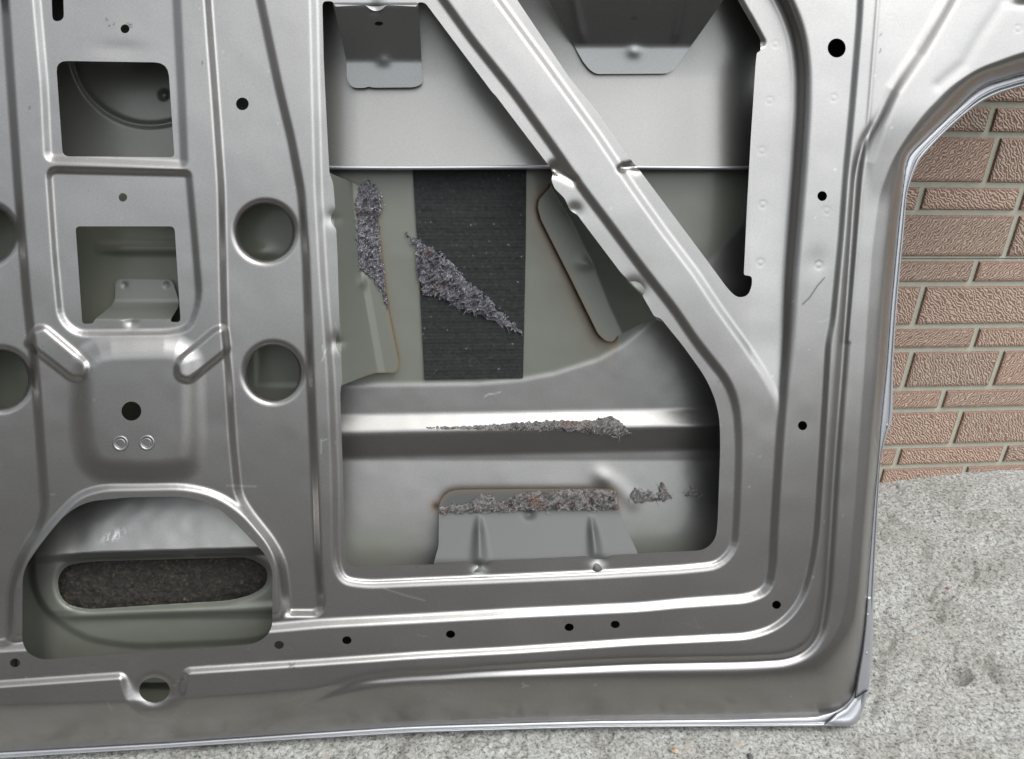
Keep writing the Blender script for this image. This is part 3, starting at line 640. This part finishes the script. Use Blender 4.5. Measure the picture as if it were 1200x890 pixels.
def skin_h(U, V):
    h = -62 + 0 * U
    # edges of the skin come forward to meet the hem
    dH = -sdf(HI, U, V, 130); h += 34 * np.clip(1 - dH / 130, 0, 1) ** 2
    # swage line
    y0 = lerp(U, [398, 850], [486, 477]); y1 = lerp(U, [398, 850], [507, 500]); y2 = lerp(U, [398, 850], [540, 526])
    m = np.clip((U - 330) / 50, 0, 1)
    s = V - y0
    # bright strip: comes forward; below it falls back
    h += m * (9.5 * step(-(V - (y0 + y1) / 2), 22, .12) - 11 * step(-(V - (y1 + y2) / 2), 30, .12))
    
    # the shallow scoop above the sweeping line
    sw = step(sdf(np.concatenate([CURVE, [(905, 150), (300, 150), (300, 452), (560, 449.0)]]), U, V, 30), 8, .4)
    h += -4.0 * sw * np.clip((V - 300) / 80, 0, 1) * 0.35
    h += m * lerp(V, [540, 670], [0, 20]) * np.clip((dH - 15) / 110, 0, 1)
    h += -16 * step(sdf(np.array([(40, 40), (230, 40), (230, 215), (40, 215)], float), U, V, 60), 30) - 40 * step(sdf(np.array([(112, 200), (176, 200), (176, 252), (112, 252)], float), U, V, 60), 16)
    # panel lines behind the small openings
    yb = 290 + 0 * U; h += 5 * np.exp(-((V - 291) / 6.5) ** 4) * np.clip((U - 110) / 30, 0, 1) * (U < 240)
    rr = np.hypot(U - 176, V - 56); h -= 4 * np.exp(-((rr - 91) / 3.0) ** 2) * (U < 260)
    h += 6 * np.exp(-((np.hypot(U - 192, V - 112)) / 5) ** 4) + 4 * np.exp(-(((U - 306) / 16) ** 2 + ((V - 296) / 9) ** 2))
    h += 1.2 * np.exp(-(dline(np.array([(702, 556), (722, 568), (742, 588)], float), U, V) / 9) ** 2) + 1.2 * np.exp(-(((U - 708) / 10) ** 2 + ((V - 560) / 9) ** 2))
    h += (fbm(U / 60, V / 60, 3, 11) - .5) * 1.2
    return h
def skin_attr(U, V):
    pr = step(sdf(np.concatenate([CURVE, [(905, 190), (300, 190), (300, 452), (560, 449.0)]]), U, V, 30), 7)
    pr = np.maximum(pr * .8, .85 * np.exp(-(((U - 440) / 60) ** 2 + ((V - 650) / 40) ** 2)))
    pr = np.maximum(pr, .7 * np.clip((V - 585) / 60, 0, 1) * (U > 700))
    pr = np.maximum(pr, (U < 370) * (V > 200) * .95)
    pr = np.maximum(pr, (U < 370) * (V <= 200) * .55)
    sc_ = np.zeros(U.shape)
    wob = 1 + .6 * (fbm(U / 9, V / 9, 2, 3) - .5)
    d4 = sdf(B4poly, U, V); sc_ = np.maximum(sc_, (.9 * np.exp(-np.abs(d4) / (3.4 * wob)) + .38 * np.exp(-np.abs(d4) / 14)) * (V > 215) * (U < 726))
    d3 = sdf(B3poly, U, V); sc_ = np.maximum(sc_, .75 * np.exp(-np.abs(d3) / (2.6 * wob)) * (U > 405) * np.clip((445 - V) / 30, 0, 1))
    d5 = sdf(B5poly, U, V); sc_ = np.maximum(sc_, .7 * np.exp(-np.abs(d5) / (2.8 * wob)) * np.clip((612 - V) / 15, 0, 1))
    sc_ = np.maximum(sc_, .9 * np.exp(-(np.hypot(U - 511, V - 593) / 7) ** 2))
    z_ = np.zeros(U.shape)
    def ln(pts, w_): return np.clip(1.3 - dline(np.array(pts, float), U, V, 8) / w_, 0, 1)
    s = .4 * ln([(568, 465), (573, 462), (586, 460.5)], 1)
    return {'primer': pr, 'scorch': np.clip(sc_, 0, 1), 'scratch': s, 'scuff': z_}
us2 = np.concatenate([np.arange(-712, -40, 8), np.arange(-40, 900, 2.), np.arange(900, 1458, 6)])
vs2 = np.concatenate([np.arange(-352, -20, 8), np.arange(-20, 800, 2.), np.arange(800, 936, 4)])
relief('outer_skin', us2, vs2, lambda U, V: -sdf(HO, U, V, 60) - 2.5, skin_h, M_inner, door, 1.5, skin_attr)

# ---- window channel panel behind the top of the openings
def plate_attr(p=.0, sfun=None):
    def f(U, V):
        s = sfun(U, V) if sfun else np.zeros(U.shape)
        return {'primer': np.full(U.shape, p), 'scorch': s, 'scratch': np.zeros(U.shape), 'scuff': np.zeros(U.shape)}
    return f
BP = [(-640, -300), (1000, -300), (1000, 198), (878, 198.5), (800, 197), (740, 198), (640, 197.4), (500, 198), (386, 199), (360, 199), (340, 190), (340, -100), (-640, -100)]
def belt_h(U, V):
    return -44 + 8 * np.clip((V - 90) / 107, 0, 1) ** 1.5 + 13 * np.clip((90 - V) / 90, 0, 1.6) ** 1.7 - 14 * np.clip((U - 815) / 90, 0, 1) ** 1.5 - 8 * np.clip((420 - U) / 60, 0, 1) ** 1.5 + .5 * np.sin(U / 47) * np.clip((V - 120) / 70, 0, 1)
wcp = relief('window_channel_panel', np.arange(-640, 1001, 3.), np.concatenate([np.arange(-300, -20, 10), np.arange(-20, 204, 2.)]), lambda U, V: -sdf(BP, U, V), belt_h, M_inner, door, 1.5, plate_attr(.12))
# its folded lower edge
ue = np.arange(384, 884, 3.); prof2 = [(-3.2, 0.6), (-2.4, 1.6), (-1, 2.0), (.2, 1.2), (1.2, -.5), (1.6, -3), (1.2, -6), (.2, -8)]
ev = np.array([(u_, 197.6 + .5 * math.sin(u_ / 60) + dv, float(belt_h(np.array(u_), np.array(197.))) + dh) for u_ in ue for dv, dh in prof2]); n1 = len(prof2)
ii = np.arange(len(ue) - 1)[:, None] * n1 + np.arange(n1 - 1)[None, :]
eq = np.stack([ii, ii + n1, ii + n1 + 1, ii + 1], -1).reshape(-1, 4)
link('panel_edge_fold', mesh_from('panel_edge_fold', P(ev[:, 0], ev[:, 1], ev[:, 2]), (eq, [])), M_hem, wcp)

# ---- brackets bent back from the edges of the openings
def dimple(U, V, cx, cy, rx, ry, a): return a * np.exp(-(((U - cx) / rx) ** 2 + ((V - cy) / ry) ** 2))
T1 = rnd([(390, 3), (490, 3), (493, 50), (494, 72), (496, 98, 6), (486, 102.6, 5), (437, 103), (432, 101.5), (428, 103.2), (413, 103.4, 8), (406.5, 94, 6), (406, 72), (400, 45)], 3)
def t1h(U, V):
    h = lerps(V, [0, 7, 71, 110], [5, 4.5, -36.5, -37.5])
    return h + dimple(U, V, 440, 12, 7, 6, -2) + dimple(U, V, 450, 71, 8, 6, 2.6)
def t1k(U, V): return np.minimum(-sdf(T1, U, V), (np.hypot((U - 444) / 5, (V - 28) / 2.4) - 1) * 2.4)
br = relief('mounting_bracket', np.arange(384, 502, 1.2), np.arange(-2, 108, 1.2), t1k, t1h, M_brk, door, 2, plate_attr(.0))
br['label'] = 'square-ended mounting bracket with rounded lower corners'
T2 = rnd([(634, -12), (643, 0), (669.5, 48), (683.5, 73), (691, 82, 3), (698.6, 87, 4), (782, 86.5, 5), (791, 81, 4), (807, 58), (825, 33), (850, -3), (856, -12)], 3)
def t2h(U, V):
    h = lerps(V, [-12, -3, 54, 100], [5, 3, -38.4, -39.5])
    return h + dimple(U, V, 743, 60, 8, 7, 2.8) + 2.5 * (np.exp(-((U - 683 - (V - 50) * .2) / 5) ** 2) + np.exp(-((U - 790 + (V - 50) * .2) / 5) ** 2)) * np.clip((52 - V) / 12, 0, 1)
def t2k(U, V): return np.minimum(-sdf(T2, U, V), (np.hypot((U - 743) / 4.8, (V - 22) / 2.4) - 1) * 2.4)
br = relief('mounting_bracket', np.arange(628, 862, 1.3), np.arange(-14, 92, 1.3), t2k, t2h, M_brk, door, 2, plate_attr(.0))
br['label'] = 'wide trapezoid mounting bracket'

def webflange(U, V, edge, bend, zf, zb):
    """sheet that falls from an opening edge to a bend line, then runs flat"""
    de = dline(np.array(edge, float), U, V, 200); db = dline(np.array(bend, float), U, V, 200)
    return de, db
# left bracket
def b3h(U, V):
    xe = lerp(V, [200, 300, 400, 450], [386, 395, 399, 401]); xb = lerp(V, [205, 260, 331, 437], [412, 416, 424, 443])
    t = np.clip((U - xe) / (xb - xe), 0, 1); tt = np.clip((U - xb) / 8, 0, 1)
    h = 2 - 53 * t; h = np.where(t >= 1, -51 - 3 * tt, h)
    return h + dimple(U, V, 423.6, 331, 5, 7, 5) + dimple(U, V, 393, 257, 7, 6, -5) + dimple(U, V, 397, 402, 7, 6, -5)
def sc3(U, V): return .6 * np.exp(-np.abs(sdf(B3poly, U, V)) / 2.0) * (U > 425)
br = relief('mounting_bracket', np.arange(378, 472, 1.2), np.arange(195, 458, 1.2), lambda U, V: -sdf(B3poly, U, V), b3h, M_brk, door, 2, plate_attr(.8, sc3))
br['label'] = 'tall bracket with a strip of torn adhesive'
brk_left = br
# diagonal bracket
def b4h(U, V):
    e = np.array([(648, 205), (662, 232), (681, 256), (736, 330), (753, 346), (768, 373), (800, 420)], float); bd = np.array([(630, 190), (648, 221), (673, 263), (696, 311), (713.7, 357), (729, 390), (740, 420)], float)
    ex = np.interp(V, e[:, 1], e[:, 0]); bx = np.interp(V, bd[:, 1], bd[:, 0])
    t = np.clip((ex - U) / np.maximum(ex - bx, 4), 0, 1)
    h = 2 - 51 * t
    return h + dimple(U, V, 686, 309, 10, 7, 3.5) + dimple(U, V, 740, 342, 13, 9, 5) + dimple(U, V, 673, 247, 7, 6, -5)
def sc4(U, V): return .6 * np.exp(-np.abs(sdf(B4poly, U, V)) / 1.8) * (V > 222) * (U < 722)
br = relief('mounting_bracket', np.arange(624, 792, 1.3), np.arange(196, 406, 1.3), lambda U, V: -sdf(B4poly, U, V), b4h, M_brk, door, 2, plate_attr(.7, sc4))
br['label'] = 'slanting bracket along the diagonal bar with a scorched edge'
# bottom bracket
def b5h(U, V):
    h = lerps(V, [565, 598, 602, 606, 657, 672], [-37, -32.5, -31, -29, 0, 2])
    fade = np.clip((V - 603) / 20, 0, 1)
    h = h + fade * (5 * np.exp(-((U - 561 - (V - 600) * .02) / (3 + (V - 600) * .08)) ** 2) + 5 * np.exp(-((U - 692 - (V - 600) * .12) / (3 + (V - 600) * .07)) ** 2))
    return h + dimple(U, V, 562, 664, 8, 6, -5) + dimple(U, V, 701, 657, 8, 6, -5) + dimple(U, V, 620, 603, 6, 5, -4)
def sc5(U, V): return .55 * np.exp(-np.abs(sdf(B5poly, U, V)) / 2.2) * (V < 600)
br = relief('mounting_bracket', np.arange(502, 758, 1.3), np.arange(568, 674, 1.3), lambda U, V: -sdf(B5poly, U, V), b5h, M_brk_shaded, door, 2, plate_attr(.9, sc5))
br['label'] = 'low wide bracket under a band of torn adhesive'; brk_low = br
# bracket in the lower small window
B6 = rnd([(108, 380), (112, 374), (131.5, 358, 4), (135, 351, 3), (135, 331, 4), (140, 327, 4), (199, 328, 4), (202.5, 331, 3), (209.5, 353, 2), (209, 360, 3), (200, 375), (198, 382)], 2)
def b6h(U, V):
    h = lerp(V, [320, 351, 355, 360, 374, 384], [-56, -53, -51, -45, -9, -4])
    return h + dimple(U, V, 154, 378, 8, 6, -5) + dimple(U, V, 146, 334, 3, 3, -2) + dimple(U, V, 195, 334, 3, 3, -2)
br = relief('mounting_bracket', np.arange(104, 216, 1.2), np.arange(322, 386, 1.2), lambda U, V: -sdf(B6, U, V), b6h, M_brk, door, 2, plate_attr(.6))
br['label'] = 'small bracket behind the lower rectangular cut-out'

# ---- reinforcement with a long slot behind the bottom left opening
RF = rnd([(34, 560), (350, 540), (350, 800), (20, 800), (20, 640)], 20)
RS = rnd([(66, 684, 16), (74, 664, 16), (100, 658.5, 16), (200, 655.5), (292, 653, 16), (314, 666, 14), (313, 686, 18), (296, 697, 18), (270, 704), (200, 708), (100, 714.5, 18), (74, 707, 16)], 14)
BOWL = rnd([(37, 650), (39, 690, 20), (56, 720, 24), (100, 750, 30), (160, 758, 20), (290, 752, 20), (322, 745), (350, 640), (330, 560), (60, 560)], 14)
def rfh(U, V):
    yt = lerp(U, [40, 110, 320], [652, 647, 641])
    h = np.where(V < yt, -26 - 24 * np.clip((yt - V) / 62, 0, 1.5), -26 - 8 * np.clip((V - yt) / 9, 0, 1))
    bo = step(sdf(BOWL, U, V), 10)
    h = h - 9 * (1 - bo) - 5 * np.clip((V - 716) / 10, 0, 1) * bo
    d = sdf(RS, U, V); h = h - 5 * np.clip(1 - d / 8, 0, 1) ** 2 * (V > yt)
    h = h - 12 * step(U - 48, 40, .45)
    h = h + 3.5 * np.exp(-((V - lerp(U, [60, 320], [724, 712])) / 5) ** 2) * np.clip((U - 60) / 30, 0, 1)
    h += dimple(U, V, 221, 655, 6, 4, 3) + (fbm(U / 30, V / 30, 2, 8) - .5) * 1.5
    return h
def rfa(U, V):
    p = np.clip((V - 650) / 50, 0, 1) * .85; p = np.maximum(p, .6 * np.clip((90 - U) / 40, 0, 1))
    z_ = np.zeros(U.shape); s = .6 * np.exp(-(((U - 131 + (V - 630) * 1.1) / 9) ** 2 + ((V - 628) / 7) ** 2)) * (fbm(U / 2.5, V / 6, 2, 4) > .5)
    return {'primer': p, 'scorch': z_, 'scratch': s, 'scuff': z_}
relief('slotted_reinforcement', np.arange(18, 352, 1.6), np.arange(545, 802, 1.6), lambda U, V: np.minimum(-sdf(RF, U, V), sdf(RS, U, V)), rfh, M_inner, door, 5, rfa)
DB = rnd([(52, 640), (335, 640), (335, 728), (52, 735)], 8)
relief('deadening_sheet', np.arange(50, 338, 1.5), np.arange(638, 738, 1.5), lambda U, V: -sdf(DB, U, V), lambda U, V: -60 + 5 * fbm(U / 5, V / 5, 3, 2), M_dead, door, 1)

# ---- black damping pad
PD = rnd([(483, 190), (617, 190), (616, 300), (613, 443.5, 1), (497.5, 445.5, 1), (490, 300)], 1)
pad = relief('damping_pad', np.arange(480, 620, 1.3), np.arange(188, 449, 1.3), lambda U, V: -sdf(PD, U, V), lambda U, V: skin_h(U, V) + 3.0 + .12 * np.sin(V / 1.9 + .6 * np.sin(U / 30)) + (fbm(U / 20, V / 20, 2, 6) - .5) * 1.0, M_black, door, 3)

# ---- torn adhesive
def adhesive(poly, base, mat, lab, seed, amp=5, rag=5.5, stepp=.8, parent=None):
    poly = np.array(poly, float)
    def kp(U, V): return -sdf(poly, U, V, 12) + (fbm(U / 3.2, V / 3.2, 3, seed) - .5) * 2 * rag - .6 * (fbm(U / 11, V / 11, 2, seed + 5) - .5)
    def hh(U, V):
        ed = np.clip(-sdf(poly, U, V, 12) / 6 + .4, .02, 1)
        A_ = (U + V) * .7; B_ = (U - V) * .7; n = fbm(A_ / 3, B_ / 7, 4, seed + 2); rdg = 1 - np.abs(fbm(A_ / 4, B_ / 9, 4, seed + 9) - .5) * 5
        return base(U, V) + .6 + ed * amp * (.35 * n + .65 * np.clip(rdg, 0, 1) * n * 1.4)
    b_ = poly.min(0) - 6; t_ = poly.max(0) + 6
    o = relief('torn_adhesive', np.arange(b_[0], t_[0], stepp), np.arange(b_[1], t_[1], stepp), kp, hh, mat, parent or door, .5)
    o['label'] = lab
    # torn fibres standing off the clump
    q = np.random.default_rng(seed); area = (t_ - b_).prod(); n_f = int(min(34, 8 + area / 120)); cand = q.random((n_f * 12, 2)) * (t_ - b_) + b_
    cand = cand[sdf(poly, cand[:, 0], cand[:, 1], 12) < 1.5][:n_f]
    fv, ff = [], []
    for (fx, fy) in cand:
        an = q.random() * 2 * math.pi; ln_ = q.uniform(3, 9); x, y = fx, fy; hz = float(hh(np.array([[fx]]), np.array([[fy]]))[0, 0]); rw = q.uniform(.25, .5); nseg = 5
        for k in range(nseg + 1):
            c_ = rw * (1 - .7 * k / nseg)
            for m_ in range(3): a3 = 2.094 * m_; fv.append((x + c_ * math.cos(a3) * math.sin(an), y - c_ * math.cos(a3) * math.cos(an), hz + 1.0 + c_ * math.sin(a3)))
            if k: b0 = len(fv) - 6; ff += [(b0 + m_, b0 + (m_ + 1) % 3, b0 + 3 + (m_ + 1) % 3, b0 + 3 + m_) for m_ in range(3)]
            an += q.uniform(-.6, .6); x += math.cos(an) * ln_ / nseg; y += math.sin(an) * ln_ / nseg; hz += q.uniform(-.5, .9)
    fv = np.array(fv); m2 = mesh_from('fibres', P(fv[:, 0], fv[:, 1], fv[:, 2]), (np.array(ff), []))
    import bmesh
    bm = bmesh.new(); bm.from_mesh(o.data); nf = len(bm.faces); bm.from_mesh(m2); bm.faces.ensure_lookup_table()
    for f__ in bm.faces[nf:]: f__.material_index = 1
    bm.to_mesh(o.data); bm.free(); bpy.data.meshes.remove(m2); o.data.materials.append(M_fibre)
    return o
adhesive([(429, 211.6), (438, 216), (444, 228), (448, 238), (445, 250), (441.7, 256), (446.8, 294), (450, 320), (452, 340), (454, 360), (447, 345), (438, 329), (430, 322), (421.5, 316.5), (419, 281), (416.4, 241), (421, 218)], b3h, M_glue, 'upright grey strip of torn adhesive', 31, parent=brk_left)
adhesive([(476, 274), (487, 280), (516, 296), (551.6, 331.7), (588, 367), (612, 391), (600, 388.6), (574, 374), (551.6, 369), (521, 353), (508, 346), (497, 347), (491, 330), (489, 306), (487, 289)], lambda U, V: skin_h(U, V) + 3, M_glue, 'slanting purple-grey wedge of torn adhesive on the black pad', 41, 9, parent=pad)
adhesive([(500, 501.5), (521, 500), (560, 499), (584.5, 496.5), (650, 493), (680, 493), (696, 492), (717.5, 488), (731, 499), (742, 509), (730, 511), (721, 512), (696, 509), (668, 506), (625, 504.5), (584, 504), (540, 503)], skin_h, M_glue2, 'thin ragged line of adhesive along the skin crease', 51, 6, 2.6)
adhesive([(511, 598), (522, 593), (536.5, 592), (552, 588), (564, 580), (575, 580), (582, 589), (600, 584), (617, 576), (700, 574), (722, 576), (724, 597), (640, 598), (600, 599.5), (560, 601), (516, 602)], b5h, M_glue2, 'pinkish grey band of torn adhesive on the low bracket', 61, 8, 3.5, parent=brk_low)
adhesive([(738, 583), (744, 572), (751, 578), (760, 576), (770, 582), (775, 566), (781, 576), (788, 585), (770, 588), (745, 590)], skin_h, M_glue2, 'small spiky tuft of adhesive', 71, 7, 4)
adhesive([(802, 581), (812, 572), (818, 577), (827, 579), (812, 583)], skin_h, M_glue2, 'tiny flake of adhesive at the far right', 81, 5, 2.5)

# ---- rivet nuts on the raised pad
def lathe(name, cx, cy, prof_, mat, parent, hbase):
    n_ = 36; vv = []
    for r_, hh in prof_:
        for k in range(n_): a_ = 2 * math.pi * k / n_; vv.append((cx + r_ * math.cos(a_), cy + r_ * math.sin(a_) * .98, hbase + hh))
    vv = np.array(vv); q = []
    for i in range(len(prof_) - 1):
        for k in range(n_): q.append((i * n_ + k, i * n_ + (k + 1) % n_, (i + 1) * n_ + (k + 1) % n_, (i + 1) * n_ + k))
    return link(name, mesh_from(name, P(vv[:, 0], vv[:, 1], vv[:, 2]), (np.array(q), [])), mat, parent)
hp = float(body_h(np.array([[141.]]), np.array([[520.]]))[0, 0])
for cx, cy in [(141, 520), (172, 519.3)]:
    rn = lathe('rivet_nut', cx, cy, [(9.4, -1), (9.4, .5), (9.0, 1.1), (7.8, 1.2), (6.8, 1.0), (6.3, .5), (5.2, .5), (4.8, .9), (4.3, .2), (4.0, -2), (3.7, -3), (3.6, -8)], M_nut, door, hp)
    lathe('rivet_bore', cx, cy, [(3.9, -5), (.2, -6)], M_black, rn, hp)

# ------------------------------------------------------------------ loose grit on the slab
def pebble_at(name, u, v, rad, colr, label, cat, seed):
    r_ = R @ np.array([u - 600, v - 445, F]); t = -(CAMZ - .004) / r_[2]; p = r_ * t
    import bmesh
    bm = bmesh.new(); bmesh.ops.create_icosphere(bm, subdivisions=3, radius=rad); q = np.random.default_rng(seed); k1, k2, k3 = q.random(3) * 9
    for vv in bm.verts:
        c_ = vv.co / rad; f_ = 1 + .18 * math.sin(3 * c_.x + k1) + .14 * math.sin(4 * c_.y + k2) + .1 * math.sin(5 * c_.z + k3); vv.co = Vector((c_.x * 1.2, c_.y, c_.z * .6)) * rad * f_
    for f_ in bm.faces: f_.smooth = True
    me = bpy.data.meshes.new(name); bm.to_mesh(me); bm.free()
    m = rough_mat(name + '_mat', [(.3, tuple(x * .6 for x in colr)), (.7, colr)], 300, .8, 0, .5, .001)
    o = link(name, me, m); o.location = (p[0], p[1], float(ground_z(np.array(p[0]), np.array(p[1]))) + rad * .35); tag(o, label, cat)
pebble_at('pebble', 793, 868, .0038, (.4, .3, .2), 'small tan pebble on the concrete just below the bottom edge of the car door', 'pebble', 3)
pebble_at('stone_chip', 883, 872, .0034, (.09, .085, .08), 'dark grey stone chip on the concrete right of the tan pebble', 'stone chip', 4)
pebble_at('brick_crumb', 1113, 682, .0026, (.3, .1, .08), 'tiny reddish crumb on the concrete to the right of the car door', 'crumb', 5)
